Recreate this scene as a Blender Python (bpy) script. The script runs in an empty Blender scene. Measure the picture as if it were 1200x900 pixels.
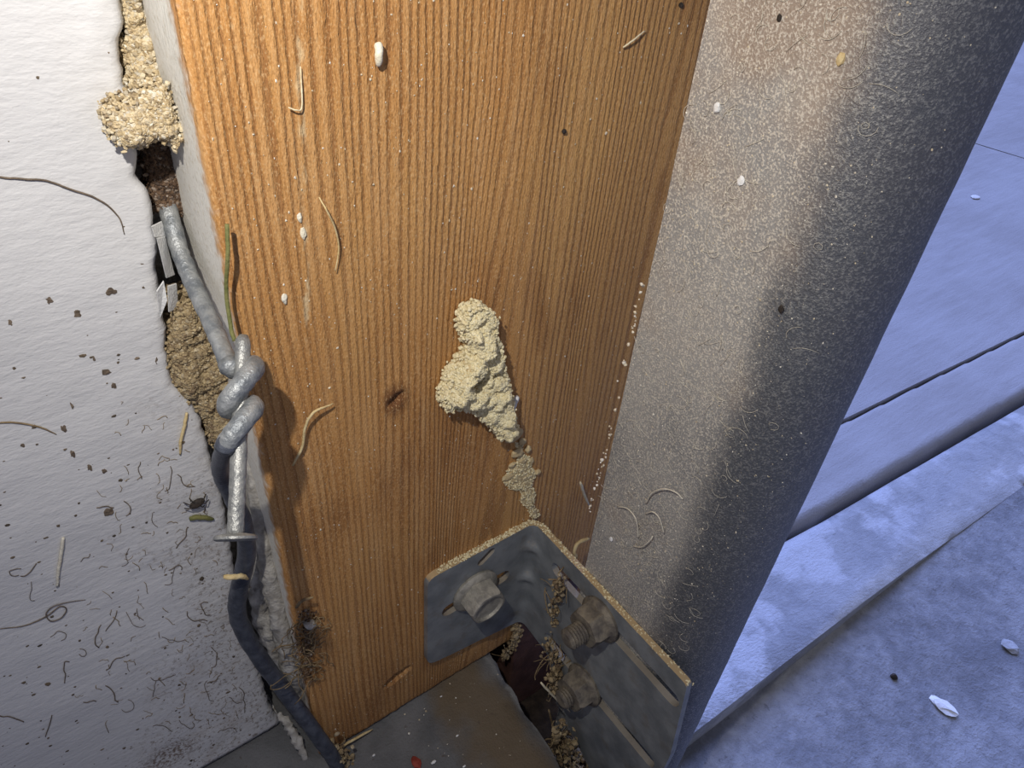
import bpy, math, random
import numpy as np
from mathutils import Vector, Matrix
from mathutils.geometry import delaunay_2d_cdt
from mathutils import noise as mnoise

# ------------------------------------------------------------------ camera, world, lights, exposure
# World frame, in millimetres while building (converted to metres when meshes are made):
# x runs along the wall towards the door opening, -y points into the garage, z is up.
# Wooden jamb: face in the plane y = 0, left edge x = 0, bottom z = 0.
MM = 0.001
F = 860.0
RM = np.array([[0.804606, -0.32371379, 0.49781378],
               [-0.58916251, -0.53986776, 0.60119077],
               [0.07413987, -0.77701492, -0.62510087]])
CAM = np.array([-33.52, -130.0, 282.17])
scn = bpy.context.scene
COL = scn.collection
cd = bpy.data.cameras.new('camera')
cd.sensor_fit = 'HORIZONTAL'; cd.sensor_width = 36.0; cd.lens = F / 1200.0 * 36.0
cd.clip_start = 0.004; cd.clip_end = 60.0
co = bpy.data.objects.new('camera', cd); COL.objects.link(co)
r_, u_, b_ = RM[:, 0], -RM[:, 1], -RM[:, 2]
co.matrix_world = Matrix(((r_[0], u_[0], b_[0], CAM[0]*MM), (r_[1], u_[1], b_[1], CAM[1]*MM),
                          (r_[2], u_[2], b_[2], CAM[2]*MM), (0, 0, 0, 1)))
scn.camera = co

w = bpy.data.worlds.new('sky'); scn.world = w; w.use_nodes = True
w.node_tree.nodes['Background'].inputs[0].default_value = (0.70, 0.74, 1.0, 1)
w.node_tree.nodes['Background'].inputs[1].default_value = 0.29

sd = bpy.data.lights.new('open_sky_daylight', 'SUN')      # soft daylight from the open side of the garage
sd.energy = 5.0; sd.color = (0.31, 0.43, 1.0); sd.angle = math.radians(55)
so = bpy.data.objects.new('open_sky_daylight', sd); COL.objects.link(so)
so.rotation_euler = Vector((0.42, 0.70, 0.85)).to_track_quat('Z', 'Y').to_euler()

fd = bpy.data.lights.new('phone_torch', 'SPOT')           # the photographer's torch, beside the lens
fd.energy = 1.22; fd.color = (1.0, 0.955, 0.88); fd.shadow_soft_size = 0.002
fd.spot_size = math.radians(110); fd.spot_blend = 1.0
fo = bpy.data.objects.new('phone_torch', fd); COL.objects.link(fo)
TORCH = np.array([-46.0, -88.0, 320.0])
fo.location = TORCH*MM
fo.rotation_euler = (Vector(TORCH) - Vector((32.0, 0.0, 212.0))).to_track_quat('Z', 'Y').to_euler()

vs = scn.view_settings
vs.view_transform = 'Standard'; vs.look = 'None'; vs.exposure = 0.0; vs.gamma = 1.0; vs.use_curve_mapping = False

# ------------------------------------------------------------------ helpers
rng = np.random.default_rng(7)
random.seed(7)

def at(px, py, ax, v):
    """Point seen at a photo pixel, on the plane where world axis ax has value v (mm)."""
    d = RM @ np.array([px-600.0, py-450.0, F])
    return CAM + d*((v-CAM[ax])/d[ax])
def AY(px, py, y=0.0): return at(px, py, 1, y)

def mesh(name, V, Fc, mat=None, parent=None, smooth=True, mi=None, autosharp=None):
    me = bpy.data.meshes.new(name)
    V = np.asarray(V, float)*MM
    me.from_pydata(V.tolist(), [], [tuple(int(i) for i in f) for f in Fc])
    o = bpy.data.objects.new(name, me); COL.objects.link(o)
    for m in (mat if isinstance(mat, (list, tuple)) else [mat]):
        if m: me.materials.append(m)
    if mi is not None: me.polygons.foreach_set('material_index', np.asarray(mi, np.int32))
    me.polygons.foreach_set('use_smooth', [smooth]*len(me.polygons))
    if autosharp and smooth:
        me.set_sharp_from_angle(angle=math.radians(autosharp))
    me.update()
    if parent: o.parent = parent
    return o
def tag(o, label=None, cat=None, group=None, kind=None):
    if label: o['label'] = label
    if cat: o['category'] = cat
    if group: o['group'] = group
    if kind: o['kind'] = kind
    return o
def empty(name, label=None, cat=None, group=None, kind=None):
    o = bpy.data.objects.new(name, None); o.empty_display_size = 0.01; COL.objects.link(o)
    return tag(o, label, cat, group, kind)
def bevel(o, wmm, seg=2, ang=40):
    m = o.modifiers.new('bevel', 'BEVEL'); m.width = wmm*MM; m.segments = seg; m.limit_method = 'ANGLE'; m.angle_limit = math.radians(ang)
def nz(x, y, z, s=1.0): return mnoise.noise(Vector((x*s, y*s, z*s)))
def catmull(P, n=8):
    P = np.asarray(P, float)
    if len(P) < 3: 
        t = np.linspace(0, 1, n+1)[:, None]; return P[0]*(1-t)+P[1]*t
    Q = np.vstack([2*P[0]-P[1], P, 2*P[-1]-P[-2]]); out = []
    for i in range(1, len(Q)-2):
        a, b, c, d = Q[i-1], Q[i], Q[i+1], Q[i+2]
        for k in range(n):
            t = k/n
            out.append(0.5*((2*b)+(-a+c)*t+(2*a-5*b+4*c-d)*t*t+(-a+3*b-3*c+d)*t**3))
    out.append(Q[-2]); return np.array(out)
def tube(P, R, n=8, flat=1.0, rough=0.0, rs=0.5):
    """Swept tube. P path, R radius per path point; returns verts, faces (closed)."""
    P = np.asarray(P, float); m = len(P); R = np.broadcast_to(np.asarray(R, float), (m,)) if np.ndim(R) else np.full(m, float(R))
    T = np.gradient(P, axis=0); T /= np.linalg.norm(T, axis=1)[:, None]+1e-9
    up = np.array([0.0, -1.0, 0.0]); 
    if abs(T[0] @ up) > .9: up = np.array([1.0, 0, 0])
    nrm = up - T[0]*(T[0] @ up); nrm /= np.linalg.norm(nrm)
    V = []; Fc = []
    for i in range(m):
        nrm = nrm - T[i]*(T[i] @ nrm); nrm /= np.linalg.norm(nrm)+1e-9
        bi = np.cross(T[i], nrm)
        for k in range(n):
            a = 2*math.pi*k/n
            d = nrm*math.cos(a)*flat + bi*math.sin(a)
            q = P[i]+d*R[i]
            if rough: q = P[i]+d*R[i]*(1+rough*nz(q[0], q[1], q[2], rs))
            V.append(q)
    for i in range(m-1):
        for k in range(n):
            a, b = i*n+k, i*n+(k+1) % n
            Fc.append((a, b, b+n, a+n))
    V.append(P[0]); V.append(P[-1]); c0, c1 = m*n, m*n+1
    for k in range(n):
        Fc.append((c0, (k+1) % n, k)); Fc.append((c1, (m-1)*n+k, (m-1)*n+(k+1) % n))
    return np.array(V), Fc
def join(parts):
    V = []; Fc = []; o = 0
    for v, f in parts:
        V.append(np.asarray(v)); Fc += [tuple(i+o for i in q) for q in f]; o += len(v)
    return np.vstack(V), Fc
def box(x0, x1, y0, y1, z0, z1):
    V = [(x, y, z) for z in (z0, z1) for y in (y0, y1) for x in (x0, x1)]
    return np.array(V, float), [(0, 2, 3, 1), (4, 5, 7, 6), (0, 1, 5, 4), (2, 6, 7, 3), (0, 4, 6, 2), (1, 3, 7, 5)]
_t = (1+5**.5)/2
ICO_V = np.array([(-1, _t, 0), (1, _t, 0), (-1, -_t, 0), (1, -_t, 0), (0, -1, _t), (0, 1, _t), (0, -1, -_t), (0, 1, -_t), (_t, 0, -1), (_t, 0, 1), (-_t, 0, -1), (-_t, 0, 1)])/math.hypot(1, _t)
ICO_F = np.array([(0, 11, 5), (0, 5, 1), (0, 1, 7), (0, 7, 10), (0, 10, 11), (1, 5, 9), (5, 11, 4), (11, 10, 2), (10, 7, 6), (7, 1, 8), (3, 9, 4), (3, 4, 2), (3, 2, 6), (3, 6, 8), (3, 8, 9), (4, 9, 5), (2, 4, 11), (6, 2, 10), (8, 6, 7), (9, 8, 1)])
def subdiv_ico(k):
    V = [tuple(v) for v in ICO_V]; Fc = [tuple(f) for f in ICO_F]
    for _ in range(k):
        cache = {}; nf = []
        def mid(a, b):
            key = (min(a, b), max(a, b))
            if key not in cache:
                m = np.array(V[a])+np.array(V[b]); m /= np.linalg.norm(m); V.append(tuple(m)); cache[key] = len(V)-1
            return cache[key]
        for a, b, c in Fc:
            x, y, z = mid(a, b), mid(b, c), mid(c, a); nf += [(a, x, z), (b, y, x), (c, z, y), (x, y, z)]
        Fc = nf
    return np.array(V), Fc
ICO2 = subdiv_ico(2); ICO1 = subdiv_ico(1)
def grains_arrays(P, R, stretch=None):
    P = np.asarray(P, float); n = len(P); R = np.asarray(R, float)
    J = rng.normal(0, .16, (n, 12, 3))
    V = (ICO_V[None]+J)*R[:, None, None]*rng.uniform(.75, 1.3, (n, 1, 3))
    if stretch is not None: V = V*stretch[None, None, :]
    V = V+P[:, None, :]
    Fc = ICO_F[None]+(np.arange(n)*12)[:, None, None]
    return V.reshape(-1, 3), Fc.reshape(-1, 3)
def grains(name, P, R, mat, parent=None, stretch=None):
    V, Fc = grains_arrays(P, R, stretch)
    return mesh(name, V, Fc, mat, parent, smooth=False)
def inside(P, poly):
    x, y = P[:, 0], P[:, 1]; r = np.zeros(len(P), bool); n = len(poly)
    for i in range(n):
        x0, y0 = poly[i]; x1, y1 = poly[(i+1) % n]
        c = ((y0 > y) != (y1 > y)) & (x < (x1-x0)*(y-y0)/(y1-y0+1e-12)+x0)
        r ^= c
    return r
def edge_dist(P, poly):
    d = np.full(len(P), 1e9); n = len(poly)
    for i in range(n):
        a = np.asarray(poly[i]); b = np.asarray(poly[(i+1) % n]); ab = b-a
        t = np.clip(((P-a) @ ab)/(ab @ ab+1e-12), 0, 1)
        d = np.minimum(d, np.linalg.norm(P-(a+t[:, None]*ab), axis=1))
    return d
def triangulate(outer, holes, step):
    """Triangles of a 2D polygon with holes; grid points inside at spacing step."""
    outer = np.asarray(outer, float); loops = [outer]+[np.asarray(h, float) for h in holes]
    pts = []; edges = []
    for L in loops:
        o = len(pts); pts += [tuple(p) for p in L]; edges += [(o+i, o+(i+1) % len(L)) for i in range(len(L))]
    lo, hi = outer.min(0), outer.max(0)
    gx, gy = np.meshgrid(np.arange(lo[0]+step*.5, hi[0], step), np.arange(lo[1]+step*.5, hi[1], step))
    G = np.stack([gx.ravel(), gy.ravel()], 1)
    m = inside(G, outer) & (edge_dist(G, outer) > step*.45)
    for h in loops[1:]: m &= ~inside(G, h) & (edge_dist(G, h) > step*.45)
    pts += [tuple(p) for p in G[m]]
    r = delaunay_2d_cdt([Vector(p) for p in pts], edges, [], 0, 1e-5)
    V = np.array([tuple(v) for v in r[0]]); T = np.array([f for f in r[2] if len(f) == 3])
    c = V[T].mean(1); k = inside(c, outer)
    for h in loops[1:]: k &= ~inside(c, h)
    T = T[k]
    a = V[T]; ar = (a[:, 1, 0]-a[:, 0, 0])*(a[:, 2, 1]-a[:, 0, 1])-(a[:, 1, 1]-a[:, 0, 1])*(a[:, 2, 0]-a[:, 0, 0])
    T[ar < 0] = T[ar < 0][:, ::-1]
    return V, T[np.abs(ar) > 1e-9]
def boundary(T):
    E = {}
    for a, b, c in T:
        for e in ((a, b), (b, c), (c, a)):
            E[e] = 1
    return [e for e in E if (e[1], e[0]) not in E]

# ------------------------------------------------------------------ materials
class G:
    def __init__(s, name):
        s.m = bpy.data.materials.new(name); s.m.use_nodes = True; s.t = s.m.node_tree; s.t.nodes.clear()
        s.out = s.t.nodes.new('ShaderNodeOutputMaterial'); s.b = s.t.nodes.new('ShaderNodeBsdfPrincipled')
        s.t.links.new(s.b.outputs[0], s.out.inputs[0])
        tc = s.t.nodes.new('ShaderNodeTexCoord'); s.P = s.vm('SCALE', tc.outputs['Object'], scale=1000.0)
        sp = s.t.nodes.new('ShaderNodeSeparateXYZ'); s.t.links.new(s.P, sp.inputs[0]); s.x, s.y, s.z = sp.outputs
    def put(s, sock, v):
        if isinstance(v, bpy.types.NodeSocket): s.t.links.new(v, sock)
        elif v is not None:
            if isinstance(v, (tuple, list)) and len(v) == 3 and sock.type == 'RGBA': v = (*v, 1)
            sock.default_value = v
    def vm(s, op, a, b=None, scale=None):
        n = s.t.nodes.new('ShaderNodeVectorMath'); n.operation = op; s.put(n.inputs[0], a)
        if b is not None: s.put(n.inputs[1], b)
        if scale is not None: s.put(n.inputs['Scale'], scale)
        return n.outputs[0] if op != 'LENGTH' and op != 'DISTANCE' else n.outputs[1]
    def m_(s, op, a, b=None, c=None, clamp=False):
        n = s.t.nodes.new('ShaderNodeMath'); n.operation = op; n.use_clamp = clamp
        for i, v in enumerate((a, b, c)):
            if v is not None: s.put(n.inputs[i], v)
        return n.outputs[0]
    def xyz(s, x, y, z):
        n = s.t.nodes.new('ShaderNodeCombineXYZ'); s.put(n.inputs[0], x); s.put(n.inputs[1], y); s.put(n.inputs[2], z); return n.outputs[0]
    def noise(s, scale, vec=None, detail=3, rough=.55, st=None):
        n = s.t.nodes.new('ShaderNodeTexNoise'); v = vec if vec is not None else s.P
        if st: v = s.vm('MULTIPLY', v, st)
        s.put(n.inputs['Vector'], v); n.inputs['Scale'].default_value = scale; n.inputs['Detail'].default_value = detail; n.inputs['Roughness'].default_value = rough
        return n.outputs[0]
    def vor(s, scale, vec=None, feature='F1'):
        n = s.t.nodes.new('ShaderNodeTexVoronoi'); n.feature = feature; s.put(n.inputs['Vector'], vec if vec is not None else s.P); n.inputs['Scale'].default_value = scale
        return n.outputs['Distance']
    def sm(s, v, a, b, lo=0.0, hi=1.0):
        n = s.t.nodes.new('ShaderNodeMapRange'); n.interpolation_type = 'SMOOTHSTEP'
        s.put(n.inputs[0], v); n.inputs[1].default_value = a; n.inputs[2].default_value = b; n.inputs[3].default_value = lo; n.inputs[4].default_value = hi
        return n.outputs[0]
    def ramp(s, v, stops):
        n = s.t.nodes.new('ShaderNodeValToRGB'); cr = n.color_ramp
        while len(cr.elements) < len(stops): cr.elements.new(.5)
        for e, (p, c) in zip(cr.elements, stops): e.position = p; e.color = (*c, 1)
        s.put(n.inputs[0], v); return n.outputs[0]
    def mix(s, f, a, b, bt='MIX'):
        n = s.t.nodes.new('ShaderNodeMix'); n.data_type = 'RGBA'; n.blend_type = bt
        s.put(n.inputs[0], f); s.put(n.inputs[6], a); s.put(n.inputs[7], b); return n.outputs[2]
    def bump(s, h, dist, strength=1.0, normal=None):
        n = s.t.nodes.new('ShaderNodeBump'); s.put(n.inputs['Height'], h); n.inputs['Distance'].default_value = dist*MM; n.inputs['Strength'].default_value = strength
        if normal is not None: s.put(n.inputs['Normal'], normal)
        return n.outputs[0]
    def island(s):
        n = s.t.nodes.new('ShaderNodeNewGeometry'); return n.outputs['Random Per Island']
    def normal_z(s):
        n = s.t.nodes.new('ShaderNodeNewGeometry'); sp = s.t.nodes.new('ShaderNodeSeparateXYZ'); s.t.links.new(n.outputs['True Normal'], sp.inputs[0]); return sp.outputs[2]
    def done(s, col, rough=.8, metal=0.0, normal=None, spec=None):
        s.put(s.b.inputs['Base Color'], col); s.put(s.b.inputs['Roughness'], rough); s.put(s.b.inputs['Metallic'], metal)
        if normal is not None: s.put(s.b.inputs['Normal'], normal)
        if spec is not None: s.put(s.b.inputs['Specular IOR Level'], spec)
        return s.m

def m_wood():
    g = G('weathered_fir')
    warp = g.noise(.03, st=(1, 0, .10), detail=2)
    warp2 = g.noise(.10, st=(1, 0, .05), detail=1)
    # arched growth rings around the middle of the board
    dx = g.m_('DIVIDE', g.m_('SUBTRACT', g.x, 64.0), 11.0)
    arch = g.m_('POWER', 2.718, g.m_('MULTIPLY', g.m_('MULTIPLY', dx, dx), -1.0))
    zz = g.m_('MULTIPLY', g.m_('MULTIPLY', arch, g.m_('MAXIMUM', g.m_('SUBTRACT', 232.0, g.z), 0.0)), .085)
    ph = g.m_('ADD', g.m_('ADD', g.m_('ADD', g.x, g.m_('MULTIPLY', warp, 15.0)), g.m_('MULTIPLY', warp2, 6.0)), zz)
    fine = g.noise(1.5, st=(1, 1, .22), detail=4, rough=.7)
    ph = g.m_('ADD', ph, g.m_('MULTIPLY', fine, 1.15))
    s = g.m_('FRACT', g.m_('DIVIDE', ph, 2.05))
    # soft earlywood rising slowly, a narrow dark latewood line, quick return
    line = g.m_('MULTIPLY', g.sm(s, .46, .82), g.sm(s, .86, 1.0, 1.0, 0.0))
    vary = g.sm(g.noise(.09, st=(1, 0, .12), detail=2), .30, .62, .45, 1.0)
    line = g.m_('MULTIPLY', line, vary)
    tone = g.noise(.025, st=(1, 1, .5), detail=3)
    base = g.ramp(tone, [(.30, (.40, .185, .055)), (.50, (.50, .245, .077)), (.70, (.57, .31, .108))])
    base = g.mix(g.m_('MULTIPLY', g.sm(g.m_('ADD', g.x, g.m_('MULTIPLY', g.noise(.03), 30.0)), 75.0, 105.0), .6), base, (.64, .37, .135))
    streak = g.noise(.5, st=(1, 1, .05), detail=4, rough=.6)
    base = g.mix(g.sm(streak, .40, .72), base, (.58, .32, .125))
    dark = g.mix(tone, (.27, .105, .030), (.19, .070, .022))
    col = g.mix(g.m_('MULTIPLY', line, .56), base, dark)
    # torch falloff painted brown into the foot of the board; stained blotches
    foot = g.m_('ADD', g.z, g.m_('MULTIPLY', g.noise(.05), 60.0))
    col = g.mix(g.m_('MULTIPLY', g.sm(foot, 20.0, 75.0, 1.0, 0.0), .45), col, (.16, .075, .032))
    blot = g.sm(g.noise(.07, st=(1, 1, .30), detail=4), .54, .72)
    col = g.mix(g.m_('MULTIPLY', blot, .55), col, (.26, .11, .035))
    sa, sb2 = AY(352, 60, 0), AY(358, 300, 0)
    sxl = g.m_('ADD', sa[0], g.m_('MULTIPLY', g.m_('SUBTRACT', g.z, sa[2]), (sb2[0]-sa[0])/(sb2[2]-sa[2])))
    sdist = g.m_('ABSOLUTE', g.m_('ADD', g.m_('SUBTRACT', g.x, sxl), g.m_('MULTIPLY', g.m_('SUBTRACT', g.noise(.2), .5), 2.0)))
    smk = g.m_('MULTIPLY', g.sm(sdist, .3, 1.1, 1.0, 0.0), g.sm(g.noise(.35, st=(1, 1, .35), detail=3), .46, .60))
    col = g.mix(g.m_('MULTIPLY', g.m_('MULTIPLY', smk, g.sm(g.z, 175.0, 195.0)), .75), col, (.74, .58, .34))
    # the knot
    kd = g.m_('DIVIDE', g.vm('LENGTH', g.vm('MULTIPLY', g.vm('SUBTRACT', g.P, (35.5, 0, 158.0)), (1, 0, .75))), 4.2)
    col = g.mix(g.sm(g.m_('ADD', kd, g.m_('MULTIPLY', fine, .8)), .7, 1.7, .85, 0.0), col, (.12, .042, .015))
    # pale dust clinging to the grain, and its glitter painted as speckle
    dn = g.noise(2.6, detail=3, rough=.65, st=(1, 1, .6)); col = g.mix(g.m_('MULTIPLY', g.sm(dn, .53, .66), .62), col, (.66, .43, .21)); col = g.mix(g.m_('MULTIPLY', g.sm(dn, .34, .46, 1.0, 0.0), .45), col, (.20, .085, .028))
    # old wall paint on the narrow side, feathering over the arris
    pn = g.noise(.35, detail=4)
    pm = g.m_('ADD', g.x, g.m_('MULTIPLY', g.m_('SUBTRACT', pn, .5), 5.0))
    pf = g.m_('MULTIPLY', g.sm(g.x, .5, 1.1, 1.0, 0.0), g.sm(g.m_('ADD', g.y, g.m_('MULTIPLY', pn, 9.0)), 5.5, 10.5))
    pcol = g.mix(g.sm(g.noise(.8), .5, .75), (.76, .73, .66), (.62, .56, .45))
    col = g.mix(pf, col, pcol)
    h = g.m_('ADD', g.m_('MULTIPLY', line, -.5), g.m_('MULTIPLY', g.noise(2.2, st=(1, 1, .3), detail=3), .55))
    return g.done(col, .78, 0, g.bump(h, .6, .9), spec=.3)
def m_plaster():
    g = G('white_painted_plaster')
    big = g.noise(.02, detail=3); col = g.mix(big, (.575, .57, .575), (.665, .66, .655))
    # grime: small dark flecks, denser towards the foot and the broken edge
    zone = g.m_('ADD', g.m_('ADD', g.m_('MULTIPLY', g.x, .010), g.m_('MULTIPLY', g.z, -.0032)), g.m_('MULTIPLY', g.noise(.05, detail=3), .9))
    zm = g.sm(zone, -.34, .12)
    fl = g.sm(g.noise(.7, detail=5, rough=.78), .53, .60)
    col = g.mix(g.m_('MULTIPLY', g.m_('MULTIPLY', fl, zm), .75), col, (.17, .125, .085))
    haze = g.m_('MULTIPLY', g.sm(g.noise(.16, detail=5, rough=.65), .45, .75), zm)
    col = g.mix(g.m_('MULTIPLY', haze, .42), col, (.40, .34, .28))
    # one brown stain at the foot
    c = AY(200, 885, 20)
    sd_ = g.vm('LENGTH', g.vm('MULTIPLY', g.vm('SUBTRACT', g.P, tuple(c)), (1, .3, 1.3)))
    sf = g.m_('MULTIPLY', g.sm(sd_, 4.0, 13.0, 1.0, 0.0), g.sm(g.noise(.9, detail=4, rough=.7), .42, .60))
    col = g.mix(g.m_('MULTIPLY', sf, .85), col, (.14, .085, .05))
    h = g.m_('ADD', g.m_('MULTIPLY', g.noise(.35, st=(.6, 1, 1.5), detail=3), 1.0), g.m_('MULTIPLY', g.noise(1.4, st=(.6, 1, 1.4), detail=3), .35))
    return g.done(col, .6, 0, g.bump(h, .38, .7), spec=.3)
def m_track():
    g = G('dusty_galvanised_steel')
    big = g.noise(.035, st=(1, 1, .6), detail=4)
    col = g.mix(g.sm(big, .35, .65), (.27, .27, .27), (.40, .39, .37))
    br = g.sm(g.m_('ADD', g.noise(.03, detail=4), g.m_('MULTIPLY', g.m_('SUBTRACT', g.z, 140.0), .0012)), .50, .75)
    col = g.mix(g.m_('MULTIPLY', br, .55), col, (.42, .295, .195))
    d1 = g.noise(1.9, detail=3, rough=.7); d2 = g.noise(.6, detail=4, rough=.7)
    col = g.mix(g.m_('MULTIPLY', g.sm(g.m_('ADD', d1, g.m_('MULTIPLY', d2, .4)), .68, .82), .8), col, (.76, .71, .61))
    # dust on the flat web; the rolled edge's shade painted dark and more metallic
    roll_shade = g.sm(g.m_('ADD', g.y, g.m_('MULTIPLY', g.m_('SUBTRACT', g.noise(.06, detail=4), .5), 9.0)), -66.0, -55.0, 1.0, 0.0)
    shade_c = g.mix(g.sm(g.m_('ADD', d1, g.m_('MULTIPLY', d2, .5)), .70, .95), (.15, .16, .18), (.34, .34, .33))
    col = g.mix(g.m_('MULTIPLY', roll_shade, .88), col, shade_c)
    h = g.m_('ADD', d1, d2)
    return g.done(col, .55, g.m_('ADD', .2, g.m_('MULTIPLY', roll_shade, .5)), g.bump(h, .35, .7), spec=.4)
def m_bracket():
    g = G('dull_zinc_plate')
    n = g.noise(.10, detail=4); col = g.mix(g.sm(n, .3, .7), (.175, .19, .20), (.29, .305, .31))
    sp = g.sm(g.noise(.9, detail=4, rough=.7), .62, .74); col = g.mix(g.m_('MULTIPLY', sp, .5), col, (.40, .37, .31))
    dirt = g.sm(g.noise(.14, detail=4), .52, .72); col = g.mix(g.m_('MULTIPLY', dirt, .35), col, (.16, .125, .085))
    up = g.m_('ADD', g.normal_z(), g.m_('MULTIPLY', g.m_('SUBTRACT', g.noise(.8, detail=3), .5), .7))
    col = g.mix(g.m_('MULTIPLY', g.sm(up, .45, .75), g.sm(g.z, 74.0, 76.5, .35, 1.0)), col, (.46, .34, .19))
    return g.done(col, .5, .18, g.bump(g.noise(.8, detail=4), .25, .6), spec=.45)
def m_simple(name, a, b, scale=.3, rough=.8, metal=0.0, bd=.3, bs=1.5, spec=.3, st=None):
    g = G(name); n = g.noise(scale, detail=4, st=st); col = g.mix(g.sm(n, .3, .7), a, b)
    return g.done(col, rough, metal, g.bump(g.noise(bs, detail=3, st=st), bd, .8), spec=spec)
def m_grain(name, cols):
    g = G(name); r = g.island(); k = len(cols)
    col = g.ramp(r, [(i/(k-1), c) for i, c in enumerate(cols)])
    return g.done(col, .85, 0, g.bump(g.noise(3.0), .1, .5), spec=.3)
def m_concrete(name, a, b, pale=None, scale=.012, rough_h=.5, line_st=None, spots=None):
    g = G(name); n = g.noise(scale, detail=5, rough=.6); n2 = g.noise(scale*7, detail=5, rough=.65, st=line_st)
    col = g.mix(g.sm(g.m_('ADD', g.m_('MULTIPLY', n, .6), g.m_('MULTIPLY', n2, .4)), .35, .65), a, b)
    if pale: col = g.mix(g.sm(g.noise(scale*1.6, detail=5, rough=.6), .5, .62), col, pale)
    if spots: col = g.mix(g.m_('MULTIPLY', g.sm(g.noise(.28, detail=4, rough=.7), .60, .70), .6), col, spots)
    h = g.m_('ADD', n2, g.m_('MULTIPLY', g.noise(.9, detail=4, rough=.7), .5))
    return g.done(col, .85, 0, g.bump(h, rough_h, .9), spec=.2)

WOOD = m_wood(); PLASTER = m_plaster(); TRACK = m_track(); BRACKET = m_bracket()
SAND = m_grain('sand_grains', [(.30, .22, .12), (.46, .36, .21), (.55, .44, .27), (.62, .54, .38), (.26, .19, .11), (.70, .66, .55)])
NEST = m_grain('clay_grains', [(.66, .57, .34), (.74, .66, .42), (.80, .73, .50), (.70, .61, .38)])
NESTCORE = m_simple('clay_core', (.50, .38, .20), (.62, .50, .29), .6, .9)
DIRT = m_grain('dirt_grains', [(.20, .14, .075), (.33, .25, .14), (.42, .33, .19), (.14, .095, .055), (.50, .42, .28)])
DIRTCORE = m_simple('dirt_core', (.16, .11, .06), (.30, .225, .125), .5, .9)
DARK_SHADED_SOIL = m_grain('dark_shaded_soil_grains', [(.055, .032, .02), (.10, .06, .035), (.16, .10, .06), (.04, .025, .018), (.30, .24, .19)])  # dark frass crumbs; also the ledge's shade coloured into the soil pocket
SHADECORE = m_simple('shaded_soil_core', (.035, .022, .015), (.08, .05, .03), .6, .9)  # shade of the recess put into the core colour
WIRE = m_simple('galvanised_wire', (.17, .185, .20), (.36, .37, .37), .35, .48, .45, .35, 1.3, .5)
WIREDARK = m_simple('grimy_dark_wire', (.05, .056, .075), (.10, .11, .135), .3, .42, .3, .3, 1.0, .5)
NAIL = m_simple('zinc_nail', (.20, .205, .205), (.36, .36, .34), .5, .45, .5, .3, 1.6, .5)
BOLT = m_simple('dusty_bolt_zinc', (.27, .255, .22), (.45, .42, .35), .35, .55, .4, .3, 1.2, .45)
NUTM = m_simple('grimy_nut_steel', (.12, .105, .09), (.26, .225, .17), .3, .65, .3, .4, 1.0, .4)
BROWN = m_simple('brown_painted_wood', (.085, .044, .036), (.15, .078, .060), .15, .6, 0, .5, .5, .3)
CAULK = m_simple('old_white_filler', (.27, .25, .22), (.50, .48, .44), .3, .8, 0, .8, .6, .2)
FLAKE = m_simple('white_paint_flake', (.70, .70, .69), (.78, .78, .77), .3, .6)
STRAW = m_simple('dry_straw', (.58, .43, .20), (.70, .57, .32), .4, .7)
PALESTRAW = m_simple('pale_straw', (.72, .62, .40), (.80, .72, .52), .4, .7)
GREEN = m_simple('dull_green_stem', (.11, .12, .035), (.20, .19, .07), .3, .7)
ROOT = m_simple('dark_root', (.10, .075, .055), (.19, .145, .105), .4, .8)
TWIG = m_simple('brown_twig', (.16, .11, .06), (.30, .22, .12), .4, .8)
FIBRE = m_simple('grey_fibre', (.58, .53, .43), (.72, .68, .57), .4, .8)
WHITEBIT = m_simple('pale_seed', (.74, .68, .52), (.80, .76, .64), .5, .6)
WHITECHIP = m_simple('white_chip', (.76, .76, .75), (.82, .82, .80), .5, .6)
BLACKBIT = m_simple('black_bit', (.02, .017, .015), (.06, .045, .035), .5, .7)
REDBIT = m_simple('red_chip', (.22, .035, .022), (.32, .06, .04), .5, .7)
DUST = m_grain('dust_specks', [(.60, .50, .34), (.72, .64, .48), (.80, .77, .68), (.52, .42, .27)])
SPECKDARK = m_grain('dark_specks', [(.09, .07, .05), (.16, .12, .08), (.05, .04, .03)])
CURB = m_concrete('curb_concrete', (.15, .15, .155), (.27, .27, .27), scale=.03, rough_h=.6, spots=(.10, .085, .07))
CURBSTAIN = None
INNER = m_concrete('rough_floor_concrete', (.20, .205, .22), (.37, .375, .39), scale=.022, rough_h=2.2, spots=(.13, .125, .13))
STRIP = m_concrete('smooth_threshold_concrete', (.31, .315, .33), (.44, .445, .455), pale=(.55, .56, .585), scale=.016, rough_h=1.6)
OUTER = m_concrete('broomed_concrete', (.36, .345, .34), (.43, .42, .42), scale=.010, rough_h=1.2, line_st=(.25, 1.6, 1))
SOIL = m_simple('damp_soil', (.022, .016, .012), (.06, .042, .028), .2, .9, 0, 1.0, .6)

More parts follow.
